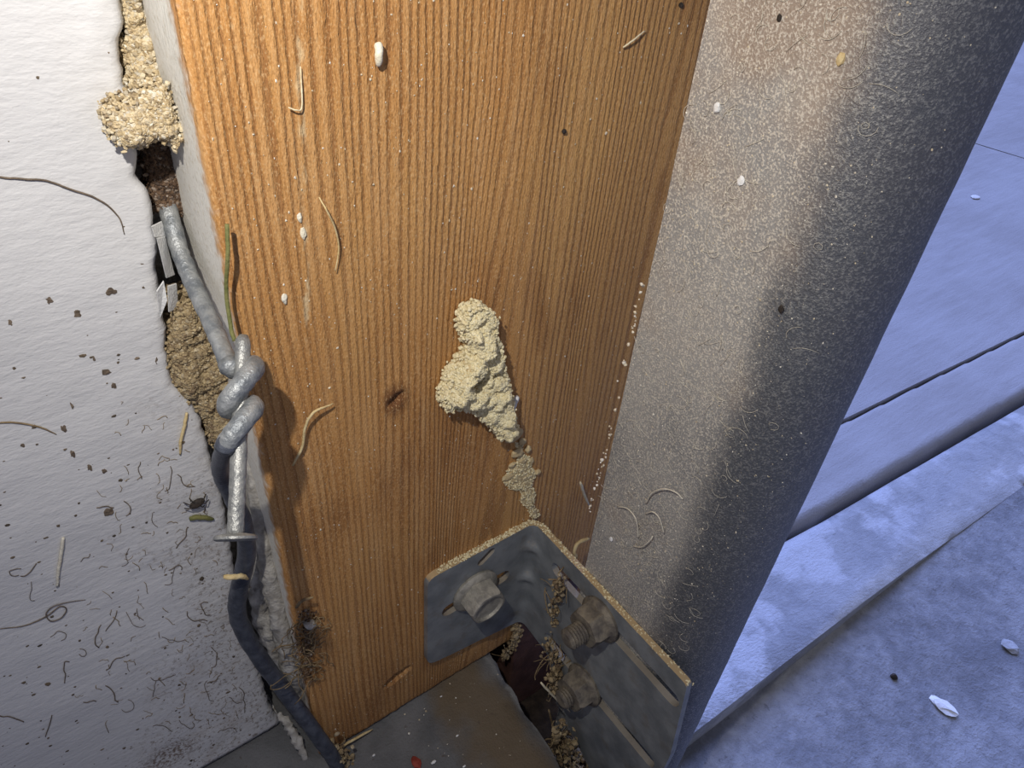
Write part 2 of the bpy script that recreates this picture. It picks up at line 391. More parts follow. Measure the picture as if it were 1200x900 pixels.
# ------------------------------------------------------------------ structure: white wall with a broken edge
edge_px = [(131, -160), (138, -60), (141, 0), (146, 30), (141, 60), (146, 95), (158, 118), (155, 150), (163, 178), (160, 205), (173, 222), (180, 245), (186, 290),
           (184, 320), (192, 352), (196, 395), (199, 430), (206, 452), (226, 470), (236, 492), (244, 520), (251, 548), (262, 585), (272, 640), (281, 700), (297, 760), (309, 800), (316, 828), (330, 846), (338, 851)]
ET = np.array([AY(px, py, 20.0) for px, py in edge_px])
ez, ex = ET[::-1, 2], ET[::-1, 0]
def wall_edge(z):
    return np.interp(z, ez, ex)+.45*nz(3.1, 0, z, .35)+.35*nz(7.7, 0, z, 1.1)
def wall_y(x, z): return 20+.9*nz(x, 0, z, .022)+.25*nz(x, 5, z, .10)
def AW(px, py, off=0.0):
    y = 20.0
    for _ in range(3): p = AY(px, py, y); y = wall_y(p[0], p[2])+off
    return AY(px, py, y)
zs = np.concatenate([np.arange(2.0, 275, 1.3), np.arange(275, 520, 12.0)])
ss = np.concatenate([np.linspace(0, .86, 60), np.linspace(.865, 1, 60)])
V = []; nS = len(ss)
for z in zs:
    e = wall_edge(z)
    for s in ss:
        x = -420+(e+420)*s
        dE = e-x
        y = wall_y(x, z)
        if dE < 9: y += -.5*math.exp(-((dE-4)/2.5)**2)*max(0, nz(1, 2, z, .05)+.3)+.35*nz(x, 9, z, .45)*(1-dE/9)
        if dE < 1.6: y += 1.3*(1-dE/1.6)**2
        V.append((x, y, z))
nv = len(V); Fc = []
for j in range(len(zs)-1):
    for i in range(nS-1):
        a = j*nS+i; Fc.append((a, a+1, a+nS+1, a+nS))
# broken return face of the sheet, and its underside
for j, z in enumerate(zs):
    e = V[j*nS+nS-1]; V.append((e[0]+.4*nz(z, 3, 1, .6)-.8, 26.0, z)); V.append((e[0]-1.5+.8*nz(z, 8, 1, .3), 33.0, z))
for j in range(len(zs)-1):
    a, b = j*nS+nS-1, (j+1)*nS+nS-1; c, d = nv+2*j, nv+2*j+2
    Fc += [(a, c, d, b), (c, c+1, d+1, d)]
b0 = len(V)
for i in range(nS): V.append((V[i][0], 33.0, V[i][2]))
for i in range(nS-1): Fc.append((i, b0+i, b0+i+1, i+1))
wl = mesh('wall_left', V, Fc, PLASTER); tag(wl, kind='structure', label='white painted plaster wall with a crumbled right edge')
wb = mesh('wall_back', *box(-420, 138, 44, 90, -70, 520), CAULK, smooth=False); tag(wb, kind='structure', label='wall core behind the plaster and the wooden jamb')

# ------------------------------------------------------------------ structure: floor
ZF = -20.0
fl = empty('floor', 'grey concrete floor of the doorway in stepped slabs', kind='structure')
def slab(name, outline, ztop, depth, mat, relief, step, round_edges=None, label=None, rise=None):
    V2, T = triangulate(outline, [], step)
    d = edge_dist(V2, np.asarray(outline, float))
    Z = []
    for (x, y), dd in zip(V2, d):
        z = ztop+relief*(nz(x, y, 1, .02)+.5*nz(x, y, 4, .07)+.3*nz(x, y, 9, .21))
        if rise: z += rise(x, y)
        if round_edges: 
            t = min(1.0, dd/round_edges); z -= round_edges*(1-math.sqrt(max(0, 1-(1-t)**2)))
        Z.append(z)
    V = [(p[0], p[1], z) for p, z in zip(V2, Z)]; n = len(V); Fc = [tuple(t) for t in T]
    idx = {}
    for a, b in boundary(T):
        for q in (a, b):
            if q not in idx: idx[q] = len(V); V.append((V2[q][0], V2[q][1], ztop-depth))
        Fc.append((b, a, idx[a], idx[b]))
    o = mesh(name, V, Fc, mat, fl, smooth=True, autosharp=50)
    if label: o['label'] = label
    return o
def resample(P, step):
    P = np.asarray(P, float); out = []
    for i in range(len(P)):
        a, b = P[i], P[(i+1) % len(P)]; n = max(1, int(np.linalg.norm(b-a)/step))
        for k in range(n): out.append(a+(b-a)*k/n)
    return np.array(out)
def fz(px, py, z): return at(px, py, 2, z)[:2]
# inner rough slab
zi = ZF-15.0
ridge = [fz(800, 868, ZF), fz(880, 806, ZF), fz(950, 752, ZF), fz(1010, 706, ZF), fz(1075, 658, ZF), fz(1170, 590, ZF)]
far = ridge[-1]+(ridge[-1]-ridge[-3])*3
inner_line = [np.array([104, ridge[0][1]+1.0])]+ridge+[far]
outl = np.array([(104, -520.), (900, -520.), (far[0], far[1])]+[tuple(p) for p in inner_line[::-1][1:]])
slab('inner_slab', resample(outl, 4), zi, 30, INNER, 1.1, 4.0, rise=lambda x, y: 13.0*min(1, max(0, (x-190)/150.0))**1.2, label='rough darker concrete inside the doorway')
# threshold strip
st_top = [fz(893, 648, ZF), fz(960, 612, ZF), fz(1050, 560, ZF), fz(1120, 520, ZF), fz(1200, 474, ZF)]
far2 = st_top[-1]+(st_top[-1]-st_top[-2])*6
stA = [np.array([104, st_top[0][1]+3.0])]+st_top+[far2]
outl = np.array([tuple(p) for p in inner_line]+[(far[0]+250, far[1]-8)]+[tuple(p) for p in stA[::-1]])
slab('threshold_strip', resample(outl, 4), ZF, 45, STRIP, .5, 4.0, round_edges=1.6, label='pale smooth concrete strip with a low worn edge')
# outer slabs: nosing slab, broomed slab, far slab
zo = ZF+4.0
def gline(pts, z, dy=0): return [fz(px, py, z)+np.array([0, dy]) for px, py in pts]
e1 = gline([(899, 640), (960, 607), (1050, 554), (1120, 513), (1200, 467)], ZF, 1.5); e1f = e1[-1]+(e1[-1]-e1[-2])*8; e1 = [np.array([142, e1[0][1]+3])]+e1+[e1f]
j1 = gline([(940, 516), (965, 504), (1080, 447), (1200, 389)], zo); j1f = j1[-1]+(j1[-1]-j1[-2])*4; j1 = [np.array([142, j1[0][1]+14])]+j1+[j1f]
up_ = lambda L, d: [p+np.array([0, d]) for p in L]
outl = np.array([tuple(p) for p in e1]+[tuple(p) for p in j1[::-1]])
slab('nosing_slab', resample(outl, 2.5), zo, 45, OUTER, .4, 2.2, round_edges=5.0, label='concrete slab with a rounded nosing')
a = fz(1135, 166, zo); b = fz(1200, 186, zo); dr = (b-a)/np.linalg.norm(b-a)
c0 = a-dr*2200; c1 = a+dr*420
outl = np.array([tuple(p) for p in up_(j1, .5)]+[tuple(c1), tuple(c0), (142., 2400.)])
slab('broomed_slab', resample(outl, 22), zo, 45, OUTER, .5, 22.0, label='broom finished concrete slab outside')
nrm = np.array([-dr[1], dr[0]]); nrm = nrm if nrm[0] > 0 else -nrm
outl = np.array([tuple(c1+nrm*3), tuple(c1+nrm*6000), tuple(c0+nrm*6000), tuple(c0+nrm*3)])
slab('far_slab', resample(outl, 120), zo, 45, OUTER, .5, 150.0, label='farther concrete slab outside')
sb = mesh('soil_bed', *box(-60, 2600, -560, 2600, -90, -62), SOIL, fl, smooth=False)

# curb under the jamb (raised stem wall), chipped right edge
def curb_outline():
    R = [AY(0, 0)]
    rp = [at(px, py, 2, 0)[:2] for px, py in [(583, 774), (592, 795), (606, 812), (616, 834), (630, 850), (645, 872), (658, 898)]]
    L = [(-420., 43.), (-420., -330.), (66., -330.), (69., -120.)]+[tuple(p) for p in rp[::-1]]+[(77., 2.), (78., 43.)]
    return np.array(L)
co_ = curb_outline()
near = resample(co_, 3.0)
near = np.array([p if p[0] < 50 else p+np.array([.7*nz(p[0], p[1], 2, .25), 0]) for p in near])
V2, T = triangulate(near, [], 4.0)
dE = edge_dist(V2, near)
Z = []
for (x, y), d in zip(V2, dE):
    z = -.8+.6*nz(x, y, 3, .05)+.35*nz(x, y, 6, .18)
    if x > 40: z -= 2.2*max(0, 1-d/3.5)**2*(1+.8*nz(x, y, 1, .3))
    if y > -1.5 and x > 30: z += .5*max(0, nz(x, y, 9, .3))
    Z.append(z)
V = [(p[0], p[1], z) for p, z in zip(V2, Z)]; Fc = [tuple(t) for t in T]; idx = {}
for a, b in boundary(T):
    for q in (a, b):
        if q not in idx: idx[q] = len(V); V.append((V2[q][0]+.8*nz(V2[q][1], 1, 1, .2), V2[q][1], -62.0))
    Fc.append((b, a, idx[a], idx[b]))
def m_curb():
    g = G('stained_curb_concrete')
    n = g.noise(.045, detail=5, rough=.6); col = g.mix(g.sm(n, .3, .7), (.095, .097, .10), (.165, .165, .168))
    dx = g.sm(g.m_('ADD', g.x, g.m_('MULTIPLY', g.noise(.06, detail=3), 26.0)), 52.0, 68.0)
    dx2 = g.sm(g.m_('ADD', g.x, g.m_('MULTIPLY', g.noise(.05, detail=3), 16.0)), 74.0, 84.0, 1.0, 0.0)
    col = g.mix(g.m_('MULTIPLY', g.m_('MULTIPLY', dx, dx2), .85), col, (.15, .11, .065))
    sp = g.sm(g.noise(.35, detail=3), .66, .74); col = g.mix(g.m_('MULTIPLY', sp, .6), col, (.09, .07, .055))
    rim = g.sm(g.m_('ADD', g.x, g.m_('MULTIPLY', g.noise(.3), 4.0)), 74.5, 76.5); col = g.mix(g.m_('MULTIPLY', rim, .7), col, (.26, .26, .255))
    h = g.m_('ADD', g.noise(.2, detail=4), g.m_('MULTIPLY', g.noise(1.2, detail=4), .5))
    return g.done(col, .8, 0, g.bump(h, .7, .9), spec=.25)
cb = mesh('curb', V, Fc, m_curb(), smooth=True, autosharp=50)
tag(cb, 'grey concrete curb with a brown stain under the wooden jamb', 'curb', kind='structure')

# ------------------------------------------------------------------ wooden jamb board
JW, JH = 138.0, 480.0
gx = np.concatenate([[0], np.linspace(.35, 1.6, 5), np.arange(2.4, 125, .9), [130, JW]])
gz = np.concatenate([np.arange(0, 265, .9), np.arange(266, JH+1, 10)])
pit = AY(466, 793, 0); pit2 = AY(561, 800, 0); kn = (35.5, 158.0)
V = []
for z in gz:
    for x in gx:
        y = .35*nz(x, 1, z*.2, .06)+.10*nz(x, 2, z*.1, .8)
        if x < 1.7: y += 1.0*(1-x/1.7)**2
        if z < 2.5: y += .8*(1-z/2.5)**2+.3*nz(x, z, 0, .5)
        dx, dz = x-pit[0], z-pit[2]; a_, b_2 = (dx*.80+dz*.45), (-dx*.30+dz*.95)
        q = (a_/5.2)**2+(b_2/2.0)**2
        if q < 1: y += 13.0*(1-q)
        dx, dz = x-kn[0], z-kn[1]; q = ((dx*.8+dz*.6)/3.0)**2+((-dx*.6+dz*.8)/1.4)**2
        if q < 1: y += 2.2*(1-q)
        q = ((dx)/6)**2+(dz/9)**2
        if q < 1: y -= .35*(1-q)**2
        V.append((x, y, z))
nX = len(gx); Fc = []
for j in range(len(gz)-1):
    for i in range(nX-1):
        a = j*nX+i; Fc.append((a, a+1, a+nX+1, a+nX))
def strip_back(ids, flip):
    o = len(V); steps = (4.0, 12.0, 24.0, 38.0)
    for s in steps:
        for i in ids: V.append((V[i][0], s, V[i][2]))
    n = len(ids); prev = list(ids)
    for k in range(len(steps)):
        cur = [o+k*n+i for i in range(n)]
        for i in range(n-1):
            q = (prev[i], prev[i+1], cur[i+1], cur[i]); Fc.append(q if flip else q[::-1])
        prev = cur
left_ids = [j*nX for j in range(len(gz))]; strip_back(left_ids, True)
strip_back([j*nX+nX-1 for j in range(len(gz))], False)
strip_back(list(range(nX)), False); strip_back([(len(gz)-1)*nX+i for i in range(nX)], True)
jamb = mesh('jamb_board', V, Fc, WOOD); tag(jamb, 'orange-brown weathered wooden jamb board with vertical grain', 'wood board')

# brown painted block below the bracket
V, Fc = box(88.5, 122, -1.2, 30, -62, 22); bo = mesh('stop_block', V, Fc, BROWN, smooth=False); bevel(bo, .8)
tag(bo, 'dark reddish-brown painted block in the gap below the bracket', 'wood block')

# ------------------------------------------------------------------ door track
XT = 91.6; THK = 2.0
prof = [(XT, -27.5), (XT, -34), (XT, -40), (XT, -46), (XT, -52), (XT, -57), (XT, -60)]
rr = 17.0
for k in range(1, 25):
    a = math.radians(k*8.0); prof.append((XT+rr-rr*math.cos(a), -60-rr*math.sin(a)))
prof += [(prof[-1][0]+1.0, prof[-1][1]+6), (prof[-1][0]+.5, prof[-1][1]+12)]
prof = np.array(prof); Tn = np.gradient(prof, axis=0); Tn /= np.linalg.norm(Tn, axis=1)[:, None]
Nn = np.stack([-Tn[:, 1], Tn[:, 0]], 1)       # pointing to the inner side (+x on the web)
inn = prof+Nn*THK*np.sign(Nn[0, 0])
zz = np.concatenate([np.arange(-14, 270, 6.0), np.arange(270, 520, 25.0)])
V = []; n = len(prof)
loop = np.vstack([prof, inn[::-1]]); m = len(loop)
for z in zz:
    for i, p in enumerate(loop):
        o = .25*nz(p[1], z, 3, .03)
        V.append((p[0]+o, p[1]+.15*nz(z, 4, 1, .15), z))
Fc = []
for j in range(len(zz)-1):
    for i in range(m):
        a, b = j*m+i, j*m+(i+1) % m; Fc.append((a, a+m, b+m, b))
Fc.append(tuple(range(m))); Fc.append(tuple((len(zz)-1)*m+i for i in range(m))[::-1])
trk = empty('door_track', 'dusty grey steel door track standing upright beside the jamb', 'door track')
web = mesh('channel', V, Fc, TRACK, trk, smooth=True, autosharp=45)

# ------------------------------------------------------------------ bracket
br = empty('angle_bracket', 'dull grey slotted angle bracket bolted to the foot of the jamb', 'bracket')
XB, RB, TB = 89.0, 3.0, 2.4
arcL = RB*math.pi/2
def fold(u):
    if u <= 0: return np.array([XB-RB+u, -TB]), np.array([0., -1.])
    if u < arcL:
        a = math.pi/2-u/RB; c = np.array([XB-RB, -TB-RB]); d = np.array([math.cos(a), math.sin(a)]); return c+RB*d, -d
    return np.array([XB, -TB-RB-(u-arcL)]), np.array([-1., 0.])
def rounded(P, r, n=5):
    P = np.asarray(P, float); out = []
    for i in range(len(P)):
        a, b, c = P[i-1], P[i], P[(i+1) % len(P)]; rr_ = r[i] if isinstance(r, (list, tuple)) else r
        if rr_ <= 0: out.append(b); continue
        d1 = (a-b)/np.linalg.norm(a-b); d2 = (c-b)/np.linalg.norm(c-b); q = min(rr_, np.linalg.norm(a-b)*.45, np.linalg.norm(c-b)*.45)
        p0, p2 = b+d1*q, b+d2*q
        for k in range(n+1):
            t = k/n; out.append(p0*(1-t)**2+2*b*t*(1-t)+p2*t*t)
    return np.array(out)
def slot(u0, v0, u1, v1, wd, n=7):
    a = np.array([u0, v0]); b = np.array([u1, v1]); d = (b-a)/np.linalg.norm(b-a); e = np.array([-d[1], d[0]]); out = []
    for k in range(n+1):
        t = math.pi*k/n; out.append(b+wd/2*(math.sin(t)*d-math.cos(t)*e))
    for k in range(n+1):
        t = math.pi*k/n; out.append(a+wd/2*(-math.sin(t)*d+math.cos(t)*e))
    return np.array(out)
def U2(y): return arcL-(y+TB+RB)           # leg-2 u from world y
outer = rounded([(-42, 77.5), (-42, 24.5), (1.5, 17.0), (U2(-19.5), 16.0), (U2(-26), 4), (U2(-40), -13), (U2(-56), -23), (U2(-80), -23), (U2(-81.5), 40), (U2(-77.5), 78.2), (2.0, 77.8)],
                [4, 5, 2, 2, 3, 3, 3, 3, 3, 2, 0])
outer = resample(outer, 1.6)
holes = [slot(53.2-86, 53.5, 76.5-86, 55.0, 6.4), slot(66-86, 71.5, 70-86, 74.5, 3.4),
         slot(U2(-17.5), 66.5, U2(-74.5), 66.5, 6.2), slot(U2(-20), 25.5, U2(-75), 25.5, 6.2)]
holes = [resample(h, .9) for h in holes]
V2, T = triangulate(outer, holes, 1.5)
dm = [(2.4, 66.0), (2.4, 48.0)]
Vf = []; Vb = []
for u, v in V2:
    p, nrm = fold(u); s = 0.0
    for du, dv in dm:
        q = ((u-du)/5.0)**2+((v-dv)/3.4)**2
        if q < 1: s += 1.7*(1-q)**1.5
    s += .12*nz(u, v, 2, .12)
    f = p+nrm*s; b = p-nrm*TB
    Vf.append((f[0], f[1], v)); Vb.append((b[0], b[1], v))
n = len(Vf); V = Vf+Vb; Fc = [tuple(t) for t in T]+[(a+n, c+n, b+n) for a, b, c in T]
for a, b in boundary(T): Fc.append((b, a, a+n, b+n))
pl = mesh('plate', V, Fc, BRACKET, br, smooth=True, autosharp=50)

def lathe_hex(axis_o, axis_d, rings, mat, name, parent, sides=24):
    """rings: (height along axis, radius, hexness 0..1)."""
    d = np.asarray(axis_d, float); d /= np.linalg.norm(d); e = np.cross(d, [0.13, .2, 1]); e /= np.linalg.norm(e); f = np.cross(d, e)
    V = []; Fc = []
    for h, r, hx in rings:
        for k in range(sides):
            a = 2*math.pi*k/sides; am = (a % (math.pi/3))-math.pi/6
            rh = r*(math.cos(math.pi/6)/math.cos(am)); rad = r*(1-hx)+rh*hx*1.09
            V.append(np.asarray(axis_o)+d*h+(e*math.cos(a)+f*math.sin(a))*rad)
    m = len(rings)
    for i in range(m-1):
        for k in range(sides):
            a, b = i*sides+k, i*sides+(k+1) % sides; Fc.append((a, b, b+sides, a+sides))
    Fc.append(tuple(range(sides))[::-1]); Fc.append(tuple((m-1)*sides+k for k in range(sides)))
    return mesh(name, V, Fc, mat, parent, smooth=True, autosharp=35)
lo = AY(556, 691, -TB)
ls = empty('lag_screw', 'hex-headed lag screw holding the bracket to the wood', 'screw')
fg_ = lathe_hex(lo, (0, -1, 0), [(-1, 8.4, 0), (.2, 9.4, 0), (1.0, 9.5, 0), (2.2, 8.2, 0), (2.5, 7.2, .8)], BOLT, 'flange', ls)
lathe_hex(lo, (0, -1, 0), [(1.5, 7.2, .8), (8.6, 7.1, .8), (9.5, 6.7, .4), (9.6, 5.9, 0), (8.6, 5.4, 0), (8.2, 3.2, 0), (8.2, .4, 0)], BOLT, 'hex_head', ls); fg_.parent = [c for c in COL.objects if c.name == 'hex_head'][0]
def nutbolt(y, z, label, stub):
    t = empty('track_bolt', label, 'bolt')
    o = np.array([XB, y, z])
    fg = lathe_hex(o, (-1, 0, 0), [(0, 8.4, 0), (1.0, 8.6, 0), (2.0, 7.6, 0), (2.6, 6.9, .6)], NUTM, 'flange', t)
    nt = lathe_hex(o, (-1, 0, 0), [(2.0, 6.9, 1), (7.0, 6.8, 1), (8.2, 6.2, .6), (8.4, 4.2, 0)], NUTM, 'nut', t)
    fg.parent = nt
    rg = []
    h = 5.0
    while h < 8.2+stub: rg += [(h, 3.2, 0), (h+.55, 3.8, 0)]; h += 1.1
    rg += [(h, 3.1, 0), (h+.4, 2.6, 0), (h+.3, .3, 0)]
    lathe_hex(o, (-1, 0, 0), rg, NUTM, 'threaded_end', t, 16)
    return t
nutbolt(-41.0, 67.0, 'upper track bolt with a flanged nut and bare threaded end', 6.5)
nutbolt(-41.5, 25.0, 'lower grimy track bolt with a rounded flanged nut', 3.0)

# ------------------------------------------------------------------ nail, twisted wire
NT, NB = AY(285, 393, -9.0), AY(276, 628, -35.0)
nl = empty('loose_nail', 'galvanised nail hanging head down, held in the twisted wire', 'nail')
ax = (NB-NT)/np.linalg.norm(NB-NT)
P = [NT+(NB-NT)*t for t in np.linspace(0, 1, 40)]
rad = np.full(40, 1.5); rad[0] = .9; rad[1] = 1.35
v, f_ = tube(P, rad, 16, rough=.10, rs=.9); mesh('shank', v, f_, NAIL, nl)
hd = NB; e1_ = np.cross(ax, [0, 1, .3]); 
lathe_hex(hd, ax, [(-.5, 1.5, 0), (-.2, 3.3, 0), (.15, 3.8, 0), (.6, 3.8, 0), (.9, 3.3, 0)], NAIL, 'head', nl)

wr = empty('tie_wire', 'thick bent steel wire twisted round the nail in the wall gap', 'wire')
ex_ = np.array([1.0, 0, 0]); ex_ -= ax*(ax @ ex_); ex_ /= np.linalg.norm(ex_); ey_ = np.cross(ax, ex_)
if ey_[1] > 0: ey_ = -ey_
L = np.linalg.norm(NB-NT)
def helix(phi, s, r): return NT+ax*s+(ex_*math.cos(phi)+ey_*math.sin(phi))*r
hel = []
for k in range(0, 49):
    t = k/48; ph_ = math.pi*(1.15+3.85*t); hel.append(helix(ph_, L*(.12+.40*t)-2.0*math.cos(ph_), 2.3))
upper = catmull([AY(190, 222, 30), AY(199, 252, 25), AY(212, 298, 19), AY(232, 345, 10), AY(250, 383, 0.0), hel[0]], 10)
Rr = np.linspace(1.9, 1.75, len(upper))
v, f_ = tube(upper, Rr, 16, rough=.14, rs=.7); mesh('upper_strand', v, f_, WIRE, wr)
hp = np.vstack([upper[-2:-1], np.array(hel)])
v, f_ = tube(hp, np.full(len(hp), 2.0), 16, rough=.14, rs=.8); mesh('twist', v, f_, WIRE, wr)
low = catmull([hel[-2], hel[-1], AY(258, 550, -9), AY(272, 582, -2.0), AY(285, 612, 2.0), AY(289, 650, 4.5), AY(280, 692, 8), AY(279, 722, 9.5), AY(296, 758, 8.5), AY(330, 805, 5), AY(362, 848, -1.5), AY(385, 880, -5.5), AY(396, 898, -7.5)], 10)
v, f_ = tube(low, np.interp(np.linspace(0, 1, len(low)), [0, .12, .3, .5, 1], [1.9, 1.75, 2.1, 2.55, 2.6]), 18, rough=.10, rs=.3); lw = mesh('lower_strand', v, f_, WIREDARK, wr); lw['label'] = 'grimy dark lower run of the wire'

# ------------------------------------------------------------------ granular nests and fills
def granular(name, label, cat, polypx, y0, H, gm, cm, n, r0, r1, ramp=3.0, back=3.0, lump=.35, ls_=.25, dents=(), bulge=None, step=1.0, parent=None):
    Pw = np.array([AY(px, py, y0)[[0, 2]] for px, py in polypx])
    Pw = resample(Pw, step); Pw = np.array([p+.55*np.array([nz(p[0], 1, p[1], .8), nz(p[0], 6, p[1], .8)]) for p in Pw])
    def hgt(Q):
        d = edge_dist(Q, Pw); t = np.clip(d/ramp, 0, 1); h = H*np.sqrt(1-(1-t)**2)
        Hh = np.array([h_*(1+lump*nz(q[0], 3, q[1], ls_)+.5*lump*nz(q[0], 8, q[1], ls_*2.6)) for q, h_ in zip(Q, h)])
        for (cx, cz, rd, dep) in dents:
            q = np.linalg.norm(Q-np.array([cx, cz]), axis=1)/rd; Hh -= dep*np.clip(1-q**2, 0, 1)
        if bulge is not None: Hh = Hh+bulge(Q)*t
        return Hh
    V2, T = triangulate(Pw, [], step); hh = hgt(V2)
    V = [(p[0], y0-h, p[1]) for p, h in zip(V2, hh)]; Fc = [tuple(t) for t in T]; idx = {}
    for a, b in boundary(T):
        for q in (a, b):
            if q not in idx: idx[q] = len(V); V.append((V2[q][0], y0+back, V2[q][1]))
        Fc.append((b, a, idx[a], idx[b]))
    root = empty(name, label, cat)
    mesh('core', V, Fc, cm, root)
    lo, hi = Pw.min(0), Pw.max(0); Q = []
    while len(Q) < n:
        q = rng.uniform(lo, hi, (n*2, 2)); Q += list(q[inside(q, Pw)])
    Q = np.array(Q[:n]); h = hgt(Q); R = rng.uniform(r0, r1, n)
    P3 = np.stack([Q[:, 0], y0-h+rng.uniform(-.5, .5, n)*r1, Q[:, 1]], 1)
    # rim grains round the outline
    k = int(n*.45); b = Pw[rng.integers(0, len(Pw), k)]+rng.normal(0, r1*.75, (k, 2)); yb = y0+rng.uniform(-H*.6, back*.9, k)
    P3 = np.vstack([P3, np.stack([b[:, 0], yb, b[:, 1]], 1)]); R = np.concatenate([R, rng.uniform(r0, r1, k)])
    tag(grains('grains', P3, R, gm, root), kind='stuff')
    return root
nest_poly = [(541, 374), (546, 362), (556, 357), (568, 362), (576, 374), (574, 392), (580, 402), (584, 418), (582, 434), (590, 444), (592, 458), (595, 472), (597, 488), (600, 498), (594, 503), (586, 509), (578, 500),
             (567, 487), (552, 477), (536, 473), (522, 474), (519, 464), (523, 450), (526, 439), (534, 429), (541, 419), (548, 410), (550, 402), (543, 388)]
dc = AY(557, 446, -3.5)
d2 = AY(577, 436, -3.5); d3 = AY(549, 446, -3.5)
granular('mud_nest', 'tan granular insect mud nest stuck on the wooden board', 'mud nest', nest_poly, -2.6, 4.4, NEST, NESTCORE, 7500, .30, .62, ramp=2.4, back=2.4, lump=.8, ls_=.17,
         dents=[(dc[0], dc[2], 2.8, 6.0), (d2[0], d2[2], 1.8, 3.6), (d3[0], d3[2], 2.2, 4.0)], step=.7)
# sand in the gap above: column, projecting ledge, recess with the ledge's shade painted into its soil
granular('sand_column', 'coarse sand packed in the upper wall gap above the ledge', 'sand', [(138, -40), (160, -40), (166, 0), (176, 40), (188, 80), (196, 112), (200, 135), (160, 135), (158, 112), (150, 92), (146, 60), (148, 30), (141, 0)], 24.0, 3.0, SAND, DIRTCORE, 3800, .26, .52, ramp=2.0, back=6, lump=.7, ls_=.28, step=.8)
ledge = [(131, 156), (127, 143), (129, 132), (140, 126), (152, 121), (162, 112), (172, 102), (184, 97), (192, 106), (198, 122), (205, 140), (209, 160), (203, 168), (192, 160), (180, 160), (168, 166), (152, 168), (138, 166)]
granular('sand_ledge', 'lump of caked sand jutting out of the wall gap', 'sand', ledge, 14.0, 3.2, SAND, DIRTCORE, 3400, .26, .50, ramp=3.0, back=9, lump=.4, ls_=.3, step=.7)
granular('shaded_soil_pocket', 'soil in the gap between sand ledge and wire, its shade painted dark', 'soil', [(168, 160), (206, 158), (212, 185), (213, 215), (216, 250), (182, 246), (178, 215), (172, 185)], 27.0, 1.4, DARK_SHADED_SOIL, SHADECORE, 1900, .28, .55, ramp=2.0, back=6, lump=.6, step=.8)
granular('dirt_plug', 'brown crumbly dirt filling the gap left of the twisted wire', 'dirt', [(206, 352), (222, 352), (238, 372), (252, 400), (266, 420), (272, 450), (268, 490), (262, 520), (250, 520), (240, 494), (226, 470), (208, 455), (198, 432), (197, 400), (200, 372)], 22.0, 3.4, DIRT, DIRTCORE, 5200, .26, .55, ramp=3.0, back=8, lump=.6, ls_=.2, step=.8)

# soft filler between wall edge and jamb, lower part
def lump_tube(name, label, cat, pts, rad, mat, rough=.35, flat=1.0, rs=.25, n=14, sub=8):
    P = catmull([AY(px, py, y) for px, py, y in pts], sub)
    R = np.interp(np.linspace(0, 1, len(P)), np.linspace(0, 1, len(rad)), rad)
    v, f_ = tube(P, R, n, flat=flat, rough=rough, rs=rs); return tag(mesh(name, v, f_, mat), label, cat)
lump_tube('filler_bead', 'curled white filler bead along the lower left edge of the jamb', 'filler', [(292, 520, 17), (299, 570, 15), (308, 630, 13), (320, 690, 11), (333, 750, 9), (344, 790, 8), (356, 830, 9), (366, 868, 12)], [1.2, 2.0, 2.3, 2.6, 3.0, 3.0, 2.2, 1.0], CAULK, .55, 1.0, .33)
lump_tube('filler_lump', 'pitted pale filler lump right of the bend in the wire', 'filler', [(300, 640, 22), (306, 690, 20), (318, 735, 18), (330, 775, 17), (338, 800, 18)], [1.0, 3.6, 4.2, 3.2, 1.0], CAULK, .8, 1.0, .45)
lump_tube('plaster_crumb_ridge', 'ragged plaster ridge from wall foot to wire end', 'plaster', [(326, 836, 17), (338, 850, 12), (350, 872, 7), (362, 896, 2)], [.8, 1.9, 1.6, 1.0], CAULK, .9, .6, .7)

# paint flakes standing in the gap
def flake(label, px, t=.5, mat=FLAKE, name='paint_flake', cat='paint flake'):
    P = [AY(*p) for p in px]; n = len(P); c = np.array([0, t, 0])
    V = list(P)+[p+c for p in P]; Fc = [tuple(range(n))[::-1], tuple(range(n, 2*n))]+[(i, (i+1) % n, n+(i+1) % n, n+i) for i in range(n)]
    o = mesh(name, V, Fc, mat, smooth=False); return tag(o, label, cat)
flake('bright white paint flake standing upright left of the wire', [(197, 336, 18), (207, 333, 20), (209, 360, 21), (198, 366, 18)])
flake('white paint flake beside the top end of the wire', [(178, 266, 19), (190, 260, 23), (195, 277, 23), (181, 278, 19)])
flake('grey-white peeled paint strip hanging along the broken wall edge', [(184, 280, 18), (194, 278, 22), (203, 315, 22), (205, 322, 22), (195, 326, 18)])
flake('small curled paint flake below the peeled strip', [(184, 342, 16.5), (192, 330, 17), (196, 352, 17.5), (188, 372, 18.5)])

